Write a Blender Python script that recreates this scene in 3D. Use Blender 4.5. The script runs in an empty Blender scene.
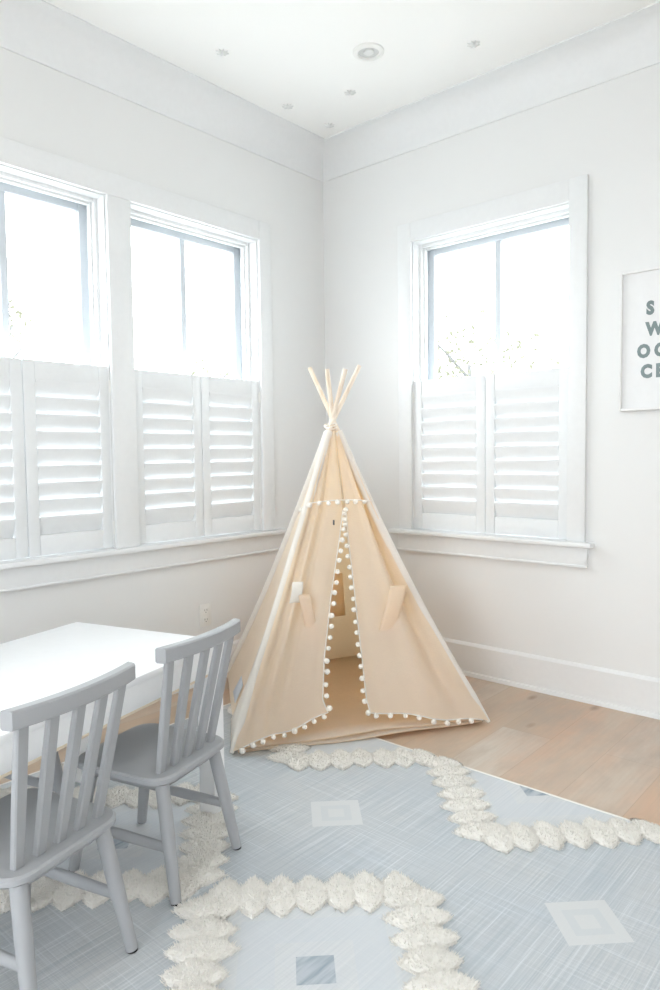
import bpy, bmesh, math, random
import numpy as np
from mathutils import Vector, Matrix

random.seed(7)
rng = np.random.default_rng(7)
scene = bpy.context.scene
SKY_LOW, SKY_HIGH = 5.6, 11.5
COL = scene.collection
R = math.radians
V = Vector

# ------------------------------------------------------------------ materials
def mat(name, color, rough=0.6, spec=0.3):
    m = bpy.data.materials.new(name)
    m.use_nodes = True
    b = m.node_tree.nodes['Principled BSDF']
    b.inputs['Base Color'].default_value = (*color, 1)
    b.inputs['Roughness'].default_value = rough
    b.inputs['Specular IOR Level'].default_value = spec
    return m

class NT:
    """tiny helper to write node graphs"""
    def __init__(self, m):
        self.t = m.node_tree
        self.b = self.t.nodes['Principled BSDF']
    def n(self, kind, **kw):
        x = self.t.nodes.new(kind)
        for k, v in kw.items():
            setattr(x, k, v)
        return x
    def link(self, a, b):
        self.t.links.new(a, b)
    def put(self, sock, v):
        if isinstance(v, bpy.types.NodeSocket):
            self.link(v, sock)
        else:
            sock.default_value = v
    def math(self, op, a, b=None, c=None):
        x = self.n('ShaderNodeMath', operation=op)
        self.put(x.inputs[0], a)
        if b is not None: self.put(x.inputs[1], b)
        if c is not None: self.put(x.inputs[2], c)
        return x.outputs[0]
    def mix(self, f, a, b, blend='MIX'):
        x = self.n('ShaderNodeMix', data_type='RGBA', blend_type=blend)
        self.put(x.inputs[0], f)
        for s, v in ((x.inputs[6], a), (x.inputs[7], b)):
            if isinstance(v, tuple) and len(v) == 3: v = (*v, 1)
            self.put(s, v)
        return x.outputs[2]
    def coord(self):
        return self.n('ShaderNodeTexCoord').outputs['Object']
    def mapping(self, vec, scale=(1, 1, 1), rot=(0, 0, 0), loc=(0, 0, 0)):
        x = self.n('ShaderNodeMapping')
        self.link(vec, x.inputs[0])
        x.inputs['Scale'].default_value = scale
        x.inputs['Rotation'].default_value = rot
        x.inputs['Location'].default_value = loc
        return x.outputs[0]
    def noise(self, vec, scale, detail=3, rough=0.5):
        x = self.n('ShaderNodeTexNoise')
        self.link(vec, x.inputs['Vector'])
        x.inputs['Scale'].default_value = scale
        x.inputs['Detail'].default_value = detail
        x.inputs['Roughness'].default_value = rough
        return x.outputs[0]
    def ramp(self, f, lo, hi, a=0.0, b=1.0):
        x = self.n('ShaderNodeMapRange')
        self.put(x.inputs[0], f)
        x.inputs[1].default_value = lo; x.inputs[2].default_value = hi
        x.inputs[3].default_value = a; x.inputs[4].default_value = b
        return x.outputs[0]
    def bump(self, h, strength, dist=0.01):
        x = self.n('ShaderNodeBump')
        x.inputs['Strength'].default_value = strength
        x.inputs['Distance'].default_value = dist
        self.link(h, x.inputs['Height'])
        self.link(x.outputs[0], self.b.inputs['Normal'])
    def color(self, c):
        self.link(c, self.b.inputs['Base Color'])

def mat_wall(name, color):
    m = mat(name, color, 0.75, 0.2)
    g = NT(m)
    n = g.noise(g.coord(), 90, 4, 0.6)
    g.bump(n, 0.05, 0.004)
    return m

def mat_canvas(name, color, trans=0.35, tint=(1.0, 0.83, 0.58)):
    m = mat(name, color, 0.9, 0.1)
    g = NT(m)
    co = g.coord()
    w1 = g.noise(g.mapping(co, (1, 1, 14)), 70, 2)
    w2 = g.noise(g.mapping(co, (12, 12, 1)), 70, 2)
    s = g.math('ADD', w1, w2)
    f = g.ramp(s, 0.7, 1.3)
    c = g.mix(f, tuple(x * 0.95 for x in color), tuple(min(1, x * 1.04) for x in color))
    big = g.noise(co, 5, 3)
    c = g.mix(g.ramp(big, 0.35, 0.7), c, tuple(x * 0.96 for x in color))
    g.color(c)
    g.bump(g.math('ADD', s, g.math('MULTIPLY', big, 3.0)), 0.25, 0.004)
    tr = g.n('ShaderNodeBsdfTranslucent')
    g.link(g.mix(1.0, c, tint, 'MULTIPLY'), tr.inputs[0])
    mx = g.n('ShaderNodeMixShader')
    mx.inputs[0].default_value = trans
    out = g.t.nodes['Material Output']
    g.link(g.b.outputs[0], mx.inputs[1]); g.link(tr.outputs[0], mx.inputs[2])
    g.link(mx.outputs[0], out.inputs[0])
    return m

def mat_floor():
    m = mat('oak_planks', (0.5, 0.36, 0.24), 0.42, 0.35)
    g = NT(m)
    co = g.coord()
    br = g.n('ShaderNodeTexBrick')
    # planks run along world Y: swap axes so that the brick rows follow Y
    g.link(g.mapping(co, (1, 1, 1), (0, 0, R(90)), (0.0, 0.03, 0)), br.inputs['Vector'])
    br.inputs['Scale'].default_value = 1.0
    br.inputs['Brick Width'].default_value = 1.55
    br.inputs['Row Height'].default_value = 0.215
    br.inputs['Mortar Size'].default_value = 0.0012
    br.inputs['Mortar Smooth'].default_value = 0.2
    br.offset = 0.37
    br.inputs['Color1'].default_value = (0, 0, 0, 1)
    br.inputs['Color2'].default_value = (1, 1, 1, 1)
    br.inputs['Mortar'].default_value = (0.5, 0.5, 0.5, 1)
    sep = g.n('ShaderNodeSeparateColor'); g.link(br.outputs['Color'], sep.inputs[0])
    pv = sep.outputs[0]
    c = g.mix(pv, (0.53, 0.39, 0.27), (0.60, 0.54, 0.47))
    big = g.noise(g.mapping(co, (5, 1.1, 1)), 1.3, 4, 0.6)
    c = g.mix(g.ramp(big, 0.4, 0.72), c, (0.60, 0.40, 0.28))
    blot = g.noise(g.mapping(co, (3.0, 1.2, 1)), 2.3, 5, 0.62)
    c = g.mix(g.ramp(blot, 0.45, 0.7, 0, 0.9), c, (0.46, 0.38, 0.31))
    gr = g.noise(g.mapping(co, (40, 1.6, 1)), 2.2, 5, 0.65)
    c = g.mix(g.ramp(gr, 0.4, 0.75, 0, 0.35), c, (0.44, 0.34, 0.26))
    kn = g.n('ShaderNodeTexVoronoi'); g.link(g.mapping(co, (3.2, 1.5, 1)), kn.inputs['Vector'])
    kn.inputs['Scale'].default_value = 1.4
    c = g.mix(g.ramp(kn.outputs['Distance'], 0.02, 0.11, 0.75, 0.0), c, (0.22, 0.13, 0.075))
    c = g.mix(g.math('MULTIPLY', br.outputs['Fac'], 0.3), c, (0.25, 0.17, 0.11))
    g.color(c)
    g.bump(g.math('ADD', gr, g.math('MULTIPLY', br.outputs['Fac'], -2.0)), 0.15, 0.003)
    return m

RUG_O = (1.82, -2.66)     # origin of the rug object
PX, PY = 0.82, 1.115      # repeat of its diamond pattern
def mat_rug():
    m = mat('rug_weave', (0.5, 0.56, 0.62), 0.95, 0.05)
    g = NT(m)
    co = g.coord()
    sep = g.n('ShaderNodeSeparateXYZ'); g.link(co, sep.inputs[0])
    X = g.math('ADD', sep.outputs[0], RUG_O[0]); Y = g.math('ADD', sep.outputs[1], RUG_O[1])
    def dia(cx, cy):
        a = g.math('ABSOLUTE', g.math('WRAP', g.math('SUBTRACT', X, cx), PX / 2, -PX / 2))
        b = g.math('ABSOLUTE', g.math('WRAP', g.math('SUBTRACT', Y, cy), PY / 2, -PY / 2))
        return g.math('ADD', a, b)
    big = dia(1.82, -2.1); small = dia(1.40, -1.545)
    sx = g.noise(g.mapping(co, (1.8, 130, 1)), 1.5, 4, 0.65)
    sy = g.noise(g.mapping(co, (130, 1.8, 1)), 1.5, 4, 0.65)
    cl = g.noise(co, 2.3, 4, 0.55)
    c = g.mix(g.ramp(cl, 0.35, 0.68), (0.475, 0.515, 0.55), (0.535, 0.545, 0.545))
    c = g.mix(g.ramp(sy, 0.46, 0.68, 0, 0.75), c, (0.37, 0.415, 0.455))
    c = g.mix(g.ramp(sx, 0.48, 0.70, 0, 0.6), c, (0.42, 0.44, 0.46))
    c = g.mix(g.ramp(sy, 0.44, 0.30, 0, 0.75), c, (0.65, 0.68, 0.705))
    c = g.mix(g.ramp(sx, 0.44, 0.30, 0, 0.7), c, (0.62, 0.65, 0.68))
    pale = g.mix(g.ramp(sy, 0.35, 0.7), (0.64, 0.655, 0.665), (0.58, 0.605, 0.625))
    inside = g.math('LESS_THAN', big, 0.40)
    lvl = g.math('MULTIPLY', inside, 0.85)
    ring = g.math('MULTIPLY', g.math('LESS_THAN', big, 0.25), g.math('GREATER_THAN', big, 0.13))
    c = g.mix(lvl, c, pale)
    c = g.mix(g.math('MULTIPLY', ring, 0.18), c, (0.5, 0.56, 0.64))
    core = g.math('LESS_THAN', big, 0.062)
    stripe = g.ramp(g.noise(g.mapping(co, (60, 6, 1), (0, 0, R(45))), 1.0, 2), 0.4, 0.6)
    c = g.mix(core, c, g.mix(stripe, (0.30, 0.35, 0.40), (0.46, 0.50, 0.54)))
    d1 = g.math('LESS_THAN', small, 0.112)
    c = g.mix(g.math('MULTIPLY', d1, 0.9), c, (0.60, 0.61, 0.61))
    r1 = g.math('MULTIPLY', g.math('LESS_THAN', small, 0.068), g.math('GREATER_THAN', small, 0.036))
    c = g.mix(g.math('MULTIPLY', r1, 0.35), c, (0.48, 0.52, 0.55))
    g.color(c)
    g.bump(g.math('ADD', sx, sy), 0.25, 0.004)
    return m

def mat_fuzzy(name, color, sc=120):
    m = mat(name, color, 1.0, 0.0)
    g = NT(m)
    n = g.noise(g.coord(), sc, 3)
    g.color(g.mix(n, tuple(x * 0.9 for x in color), tuple(min(1, x * 1.06) for x in color)))
    b = g.b
    b.inputs['Sheen Weight'].default_value = 0.15
    return m

def mat_glass():
    m = bpy.data.materials.new('window_glass'); m.use_nodes = True
    t = m.node_tree
    t.nodes.remove(t.nodes['Principled BSDF'])
    tr = t.nodes.new('ShaderNodeBsdfTransparent'); tr.inputs[0].default_value = (0.97, 0.985, 0.98, 1)
    gl = t.nodes.new('ShaderNodeBsdfGlossy'); gl.inputs['Roughness'].default_value = 0.02
    fr = t.nodes.new('ShaderNodeFresnel'); fr.inputs[0].default_value = 1.4
    mx = t.nodes.new('ShaderNodeMixShader')
    # reflect on entering the pane only, so that slanting light is not trapped inside it
    ge = t.nodes.new('ShaderNodeNewGeometry'); mm = t.nodes.new('ShaderNodeMath'); mm.operation = 'SUBTRACT'; mm.inputs[0].default_value = 1.0; mm.use_clamp = True
    t.links.new(ge.outputs['Backfacing'], mm.inputs[1])
    mu = t.nodes.new('ShaderNodeMath'); mu.operation = 'MULTIPLY'
    t.links.new(mm.outputs[0], mu.inputs[0]); t.links.new(fr.outputs[0], mu.inputs[1])
    t.links.new(mu.outputs[0], mx.inputs[0])
    t.links.new(tr.outputs[0], mx.inputs[1]); t.links.new(gl.outputs[0], mx.inputs[2])
    t.links.new(mx.outputs[0], t.nodes['Material Output'].inputs[0])
    return m

def mat_paint(name, color, rough=0.4):
    m = mat(name, color, rough, 0.4)
    g = NT(m)
    n = g.noise(g.coord(), 40, 3)
    g.color(g.mix(n, tuple(x * 0.97 for x in color), tuple(min(1, x * 1.02) for x in color)))
    return m

def mat_pole():
    m = mat('bare_pine', (0.72, 0.58, 0.43), 0.6, 0.2)
    g = NT(m)
    co = g.coord()
    n = g.noise(g.mapping(co, (30, 30, 3)), 1.6, 4)
    c = g.mix(g.ramp(n, 0.35, 0.7), (0.85, 0.76, 0.65), (0.75, 0.62, 0.48))
    g.color(c)
    return m

M = {
    'wall': mat_wall('white_wall_paint', (0.755, 0.76, 0.757)),
    'ceiling': mat_wall('white_ceiling_paint', (0.88, 0.88, 0.865)),
    'trim': mat_paint('white_trim_paint', (0.77, 0.782, 0.788), 0.4),
    'shutter': mat_paint('white_shutter_paint', (0.765, 0.782, 0.793), 0.38),
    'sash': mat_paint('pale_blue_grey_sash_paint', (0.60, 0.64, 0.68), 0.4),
    'glass': mat_glass(),
    'floor': mat_floor(),
    'rug': mat_rug(),
    'tuft': mat_fuzzy('cream_tufts', (0.76, 0.74, 0.70), 60),
    'binding': mat_paint('rug_binding', (0.80, 0.78, 0.74), 0.9),
    'canvas': mat_canvas('natural_canvas', (0.965, 0.925, 0.85), 0.54),
    'canvas_back': mat_canvas('thin_canvas', (0.97, 0.91, 0.82), 0.68, (1.0, 0.81, 0.56)),
    'canvas_side': mat_canvas('window_lit_canvas', (0.95, 0.93, 0.88), 0.50, (1.0, 0.88, 0.68)),  # left side canvas, painted paler for the light of the left windows
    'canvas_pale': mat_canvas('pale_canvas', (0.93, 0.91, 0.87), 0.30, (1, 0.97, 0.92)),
    'pompom': mat_fuzzy('pompom_wool', (0.90, 0.865, 0.80), 200),
    'pole': mat_pole(),
    'chair': mat_paint('grey_chair_paint', (0.36, 0.37, 0.385), 0.45),
    'glide': mat_paint('dark_felt', (0.035, 0.035, 0.035), 0.9),
    'table': mat_paint('white_table_paint', (0.86, 0.87, 0.88), 0.35),
    'ply': mat_paint('raw_plywood', (0.74, 0.64, 0.50), 0.7),
    'frame': mat_paint('white_picture_frame', (0.76, 0.76, 0.755), 0.4),
    'paper': mat_paint('poster_paper', (0.77, 0.775, 0.78), 0.8),
    'ink': mat_paint('grey_green_ink', (0.205, 0.255, 0.26), 0.8),
    'plate': mat_paint('white_plastic', (0.80, 0.80, 0.78), 0.35),
    'slot': mat_paint('dark_slot', (0.12, 0.12, 0.12), 0.6),
    'baffle': mat_paint('grey_baffle', (0.62, 0.63, 0.62), 0.5),
    'star': mat_paint('grey_star_metal', (0.72, 0.73, 0.72), 0.4),
    'label': mat_paint('pale_blue_label', (0.66, 0.71, 0.78), 0.6),
    'leaf': mat_canvas('pale_leaf', (0.150, 0.150, 0.112), 0.3, (1, 1, 1)),
    'bark': mat_paint('pale_bark', (0.15, 0.15, 0.15), 0.9),
    'ground': mat_wall('pale_paving', (0.42, 0.42, 0.41)),
}

# ------------------------------------------------------------------ mesh tools
class MB:
    def __init__(self):
        self.v = []; self.f = []
    def add(self, verts, faces):
        o = len(self.v)
        self.v += [tuple(p) for p in verts]
        self.f += [tuple(i + o for i in f) for f in faces]
        return self
    def bm(self, b, mtx=None):
        b.verts.ensure_lookup_table()
        if mtx is not None: bmesh.ops.transform(b, matrix=mtx, verts=b.verts)
        b.verts.index_update()
        self.add([v.co[:] for v in b.verts], [[v.index for v in f.verts] for f in b.faces])
        b.free()
        return self
    def box(self, c, s, bevel=0.0, mtx=None, seg=2):
        b = bmesh.new()
        bmesh.ops.create_cube(b, size=1)
        bmesh.ops.scale(b, vec=V(s), verts=b.verts)
        if bevel > 0:
            bmesh.ops.bevel(b, geom=list(b.edges), offset=min(bevel, 0.49 * min(s)), segments=seg, affect='EDGES', profile=0.5)
        bmesh.ops.translate(b, vec=V(c), verts=b.verts)
        return self.bm(b, mtx)
    def span(self, a, b, bevel=0.0):
        c = [(x + y) / 2 for x, y in zip(a, b)]
        s = [abs(y - x) for x, y in zip(a, b)]
        return self.box(c, s, bevel)
    def path(self, pts, radii, n=12, flat=1.0):
        """tube along points; flat squeezes one cross-section axis"""
        pts = [V(p) for p in pts]
        if not isinstance(radii, (list, tuple)): radii = [radii] * len(pts)
        rings = []
        for i, p in enumerate(pts):
            a = pts[max(0, i - 1)]; b = pts[min(len(pts) - 1, i + 1)]
            d = (b - a).normalized()
            if i == 0:
                x = d.cross(V((0, 0, 1)) if abs(d.z) < 0.8 else V((1, 0, 0))).normalized()
            else:                       # carry the previous frame along so that the tube never twists
                x = (x - d * x.dot(d)).normalized()
            y = x.cross(d).normalized()
            rings.append([p + x * (math.cos(2 * math.pi * k / n) * radii[i]) + y * (math.sin(2 * math.pi * k / n) * radii[i] * flat) for k in range(n)])
        vs = [q for r in rings for q in r]
        fs = []
        for i in range(len(pts) - 1):
            for k in range(n):
                k2 = (k + 1) % n
                fs.append((i * n + k, i * n + k2, (i + 1) * n + k2, (i + 1) * n + k))
        fs.append(tuple(reversed(range(n)))); fs.append(tuple(range((len(pts) - 1) * n, len(pts) * n)))
        return self.add(vs, fs)
    def grid(self, rows):
        """rows of equal-length point lists -> quad sheet"""
        n = len(rows[0])
        vs = [p for r in rows for p in r]
        fs = [(i * n + k, i * n + k + 1, (i + 1) * n + k + 1, (i + 1) * n + k) for i in range(len(rows) - 1) for k in range(n - 1)]
        return self.add(vs, fs)
    def loft(self, rings, cap=True):
        n = len(rings[0])
        vs = [p for r in rings for p in r]
        fs = [(i * n + k, i * n + (k + 1) % n, (i + 1) * n + (k + 1) % n, (i + 1) * n + k) for i in range(len(rings) - 1) for k in range(n)]
        if cap:
            fs.append(tuple(reversed(range(n)))); fs.append(tuple(range((len(rings) - 1) * n, len(rings) * n)))
        return self.add(vs, fs)
    def lathe(self, prof, n=32, c=(0, 0, 0)):
        return self.loft([[(c[0] + r * math.cos(2 * math.pi * k / n), c[1] + r * math.sin(2 * math.pi * k / n), c[2] + z) for k in range(n)] for r, z in prof])
    def prism_x(self, prof, x0, x1):
        """profile of (y,z) pushed along x"""
        return self.loft([[(x0, y, z) for y, z in prof], [(x1, y, z) for y, z in prof]])
    def prism_y(self, prof, y0, y1):
        return self.loft([[(x, y0, z) for x, z in prof], [(x, y1, z) for x, z in prof]])
    def build(self, name, m, parent=None, smooth=True, angle=38, solid=0.0, offset=0.0, origin=None):
        me = bpy.data.meshes.new(name)
        vs = self.v
        if origin == 'base':
            xs = list(zip(*vs))
            origin = ((min(xs[0]) + max(xs[0])) / 2, (min(xs[1]) + max(xs[1])) / 2, min(xs[2]))
        if origin is not None:
            vs = [(a - origin[0], b - origin[1], c - origin[2]) for a, b, c in vs]
        me.from_pydata(vs, [], self.f)
        b = bmesh.new(); b.from_mesh(me)
        bmesh.ops.recalc_face_normals(b, faces=b.faces)
        b.to_mesh(me); b.free()
        me.materials.append(m)
        if smooth:
            me.shade_smooth()
            me.set_sharp_from_angle(angle=R(angle))
        o = bpy.data.objects.new(name, me)
        COL.objects.link(o)
        if origin is not None: o.location = origin
        if parent: o.parent = parent
        if solid:
            s = o.modifiers.new('thickness', 'SOLIDIFY'); s.thickness = solid; s.offset = offset
        return o

def tag(o, label=None, cat=None, group=None, kind=None):
    if label: o['label'] = label
    if cat: o['category'] = cat
    if group: o['group'] = group
    if kind: o['kind'] = kind
    return o

def thing(name, label, cat, loc=(0, 0, 0), rz=0.0, group=None, kind=None):
    o = bpy.data.objects.new(name, None)
    o.empty_display_size = 0.1
    COL.objects.link(o)
    o.location = loc; o.rotation_euler = (0, 0, rz)
    return tag(o, label, cat, group, kind)

def copy_tree(o, parent=None):
    c = o.copy(); COL.objects.link(c)
    if parent: c.parent = parent
    for ch in list(o.children): copy_tree(ch, c)
    return c

def struct(mb, name, m, parent=None, **k):
    o = mb.build(name, m, parent, origin=None if parent else 'base', **k)
    if parent is None: o['kind'] = 'structure'
    return o

# ------------------------------------------------------------------ room shell
CZ = 2.955                 # ceiling
XR, YF = 4.7, -5.3         # right and front walls, behind the camera
T = 0.20                   # wall thickness

WL1 = (-2.258, -1.462); WL2 = (-1.342, -0.545); WLZ = (0.73, 2.33)
WR = (0.64, 1.517); WRZ = (0.73, 2.305)

def wall_panels(lo, hi, z0, z1, holes):
    """rectangles (a0,a1,z0,z1) filling a wall round its holes"""
    out = []; a = lo
    for (h0, h1, hz0, hz1) in sorted(holes):
        out.append((a, h0, z0, z1)); out.append((h0, h1, z0, hz0)); out.append((h0, h1, hz1, z1)); a = h1
    out.append((a, hi, z0, z1))
    return [r for r in out if r[1] - r[0] > 1e-4 and r[3] - r[2] > 1e-4]

mb = MB()
for a0, a1, z0, z1 in wall_panels(YF - T, T, -0.0, CZ + 0.1, [(*WL1, *WLZ), (*WL2, *WLZ)]): mb.span((-T, a0, z0), (0, a1, z1))
struct(mb, 'wall_left', M['wall'], smooth=False)
mb = MB()
for a0, a1, z0, z1 in wall_panels(0, XR + T, -0.0, CZ + 0.1, [(*WR, *WRZ)]): mb.span((a0, 0, z0), (a1, T, z1))
struct(mb, 'wall_back', M['wall'], smooth=False)
# the two walls behind the camera, with openings added and sized for fill light
mb = MB()
for a0, a1, z0, z1 in wall_panels(YF, 0, -0.0, CZ + 0.1, [(-4.6, -4.0, 0.8, 2.1)]): mb.span((XR, a0, z0), (XR + T, a1, z1))
struct(mb, 'wall_right', M['wall'], smooth=False)
mb = MB()
for a0, a1, z0, z1 in wall_panels(0, XR + T, -0.0, CZ + 0.1, [(1.2, 3.6, 0.45, 2.35)]): mb.span((a0, YF - T, z0), (a1, YF, z1))
struct(mb, 'wall_front', M['wall'], smooth=False)
mb = MB(); mb.span((-T, YF - T, CZ), (XR + T, T, CZ + 0.12)); struct(mb, 'ceiling', M['ceiling'], smooth=False)
mb = MB(); mb.span((-T, YF - T, -0.12), (XR + T, T, 0)); struct(mb, 'floor', M['floor'], smooth=False)
mb = MB(); mb.span((-30, -30, -0.5), (30, 30, -0.42)); struct(mb, 'ground', M['ground'], smooth=False)

# baseboards with a shoe moulding
base_prof = [(0, 0), (0.03, 0), (0.030, 0.010), (0.026, 0.019), (0.016, 0.022), (0.016, 0.158), (0.012, 0.166), (0.006, 0.172), (0, 0.172)]
mb = MB(); mb.prism_x([(-p, z) for p, z in base_prof], 0.0, XR); struct(mb, 'baseboard_back', M['trim'], angle=25)
mb = MB(); mb.prism_y([(p, z) for p, z in base_prof], YF, 0.0); struct(mb, 'baseboard_left', M['trim'], angle=25)
# crown: a wide sprung cove with a flat band
H0 = 2.785
crown = [(0, H0), (0.007, H0), (0.009, H0 + 0.006)]
for k in range(13):
    a = k / 12 * math.pi / 2
    crown.append((0.010 + 0.125 * (1 - math.cos(a)), H0 + 0.010 + (CZ - 0.006 - H0 - 0.010) * math.sin(a)))
crown += [(0.140, CZ - 0.006), (0.140, CZ), (0, CZ)]
mb = MB(); mb.prism_x([(-p, z) for p, z in crown], 0.0, XR); struct(mb, 'trim_1', M['trim'], angle=25)
mb = MB(); mb.prism_y(crown, YF, 0.0); struct(mb, 'trim_2', M['trim'], angle=25)

# ---- windows; built in a local frame: u along the wall, w out of the room (negative = into the room), z up
def frame_map(side):
    if side == 'left':
        return lambda u, w, z: (-w, u, z)
    return lambda u, w, z: (u, w, z)

def spanf(mb, f, a, b, bevel=0.002):
    p, q = f(*a), f(*b)
    lo = [min(x, y) for x, y in zip(p, q)]; hi = [max(x, y) for x, y in zip(p, q)]
    return mb.span(lo, hi, bevel)

def make_window(idx, side, u0, u1, z0, z1, muntin):
    f = frame_map(side)
    root = thing('window_%d' % idx, None, None, f((u0 + u1) / 2, 0.1, z0), kind='structure')
    del_loc = V(root.location)
    def b(mbx, name, m):
        o = mbx.build(name, m, root); o.location = -del_loc; return o
    # jamb liner and stepped inner stop
    mb = MB()
    spanf(mb, f, (u0, 0.0, z0), (u0 + 0.006, T, z1)); spanf(mb, f, (u1 - 0.006, 0.0, z0), (u1, T, z1))
    spanf(mb, f, (u0 + 0.006, 0.0, z1 - 0.006), (u1 - 0.006, T, z1)); spanf(mb, f, (u0 + 0.006, 0.0, z0), (u1 - 0.006, T, z0 + 0.02))
    b(mb, 'jamb', M['trim'])
    mb = MB()
    for w0, w1, t in ((0.055, 0.075, 0.022), (0.075, 0.10, 0.032)):
        spanf(mb, f, (u0 + 0.004, w0, z0 + 0.02), (u0 + t, w1, z1 - 0.004)); spanf(mb, f, (u1 - t, w0, z0 + 0.02), (u1 - 0.004, w1, z1 - 0.004))
        spanf(mb, f, (u0 + t, w0 + 0.001, z1 - t), (u1 - t, w1, z1 - 0.004))
    b(mb, 'stop_bead', M['trim'])
    # two sashes: the upper one seen above the shutters
    zm = (z0 + z1) / 2
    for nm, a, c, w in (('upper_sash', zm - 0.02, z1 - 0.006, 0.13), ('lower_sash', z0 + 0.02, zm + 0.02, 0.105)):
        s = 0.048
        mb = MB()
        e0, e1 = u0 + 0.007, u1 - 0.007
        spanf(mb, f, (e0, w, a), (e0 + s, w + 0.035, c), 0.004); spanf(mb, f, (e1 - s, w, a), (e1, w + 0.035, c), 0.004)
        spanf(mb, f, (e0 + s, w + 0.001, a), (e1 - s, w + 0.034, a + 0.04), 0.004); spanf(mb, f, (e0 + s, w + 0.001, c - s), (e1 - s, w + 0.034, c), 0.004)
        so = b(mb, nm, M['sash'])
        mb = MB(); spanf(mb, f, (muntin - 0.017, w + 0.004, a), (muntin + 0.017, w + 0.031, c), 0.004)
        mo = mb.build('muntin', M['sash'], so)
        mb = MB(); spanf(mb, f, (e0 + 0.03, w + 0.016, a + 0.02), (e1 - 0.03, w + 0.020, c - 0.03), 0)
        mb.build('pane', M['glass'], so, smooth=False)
    return root

make_window(1, 'left', *WL1, *WLZ, -1.86)
make_window(2, 'left', *WL2, *WLZ, -0.94)
make_window(3, 'back', *WR, *WRZ, 1.078)

# casings, stools and aprons
def casing_set(idx, side, u0, u1, z1, mulls, cw, stool, apron):
    f = frame_map(side)
    mb = MB()
    zs = 0.748
    spanf(mb, f, (u0 - cw, 0, zs), (u0, -0.02, z1 + 0.10), 0.003)
    spanf(mb, f, (u1, 0, zs), (u1 + cw, -0.02, z1 + 0.10), 0.003)
    spanf(mb, f, (u0, 0, z1), (u1, -0.0195, z1 + 0.10), 0.003)
    for m0, m1 in mulls: spanf(mb, f, (m0, 0, zs), (m1, -0.02, z1), 0.003)
    struct(mb, 'trim_%d' % idx, M['trim'])
    mb = MB(); spanf(mb, f, (stool[0], 0.0, 0.724), (stool[1], -0.055, zs), 0.006)
    for a0, a1 in ([(u0, u1)] if not mulls else [(u0, mulls[0][0]), (mulls[0][1], u1)]):
        spanf(mb, f, (a0, 0.12, 0.728), (a1, 0.0, zs), 0.002)
    struct(mb, 'trim_%d' % (idx + 1), M['trim'])
    mb = MB(); spanf(mb, f, (apron[0], 0, 0.634), (apron[1], -0.02, 0.724), 0.003)
    spanf(mb, f, (apron[0], 0, 0.628), (apron[1], -0.026, 0.640), 0.004)
    struct(mb, 'trim_%d' % (idx + 2), M['trim'])
casing_set(3, 'left', WL1[0], WL2[1], WLZ[1], [(WL1[1], WL2[0])], 0.085, (-2.42, -0.385), (-2.36, -0.41))
casing_set(6, 'back', *WR, WRZ[1], [], 0.085, (0.505, 1.645), (0.545, 1.615))

# ------------------------------------------------------------------ shutters
NL = 9
def make_shutter(side, u0, u1, hinge, label, group, tilt):
    """one louvred panel; origin at its lower middle"""
    f = frame_map(side)
    w, h = u1 - u0 - 0.004, (0.820 if side == 'left' else 0.806)
    z0 = 0.753
    root = thing('window_shutter', label, 'shutter', f((u0 + u1) / 2, 0.004, z0), 0.0, group)
    st, rt, d0, d1 = 0.05, 0.086, 0.0, 0.028
    mb = MB()
    for sg in (-1, 1):
        x = sg * (w / 2 - st / 2)
        spanf(mb, f, (x - st / 2, d0, 0), (x + st / 2, d1, h), 0.003)
    root_stiles = mb.build('stile', M['shutter'], root)
    mb = MB(); spanf(mb, f, (-w / 2 + st, d0 + 0.002, h - rt), (w / 2 - st, d1 - 0.002, h), 0.003); mb.build('top_rail', M['shutter'], root)
    mb = MB(); spanf(mb, f, (-w / 2 + st, d0 + 0.002, 0), (w / 2 - st, d1 - 0.002, rt), 0.003); mb.build('bottom_rail', M['shutter'], root)
    pitch = (h - 2 * rt) / NL
    chord, th = (0.0895 if side == 'left' else 0.088), 0.0105
    prof = []
    for k in range(20):
        a = 2 * math.pi * k / 20
        prof.append((math.cos(a) * chord / 2, math.sin(a) * th / 2))
    ca, sa = math.cos(tilt), math.sin(tilt)
    # profile axis: room-side edge (w negative) up
    pr = [(-(p * ca) + q * sa, p * sa + q * ca) for p, q in prof]
    L = w / 2 - st - 0.0015
    mb = MB()
    mb.loft([[f(-L, a, z) for a, z in pr], [f(L, a, z) for a, z in pr]])
    first = None
    for i in range(NL):
        if first is None:
            first = mb.build('louver', M['shutter'], root, angle=60); o = first
        else:
            o = first.copy(); COL.objects.link(o)
        o.location = V(f(0, (d0 + d1) / 2, rt + pitch * (i + 0.5)))
    hx = (-w / 2 - 0.001) if hinge < 0 else (w / 2 + 0.001)
    for hz in (0.09, h - 0.09):
        mb = MB()
        mb.path([f(hx, -0.006, hz - 0.03), f(hx, -0.006, hz + 0.03)], 0.004, 8)
        spanf(mb, f, (hx - 0.006, -0.004, hz - 0.026), (hx + 0.006, 0.001, hz + 0.026), 0.0)
        mb.build('hinge', M['plate'], root)
    return root

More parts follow.
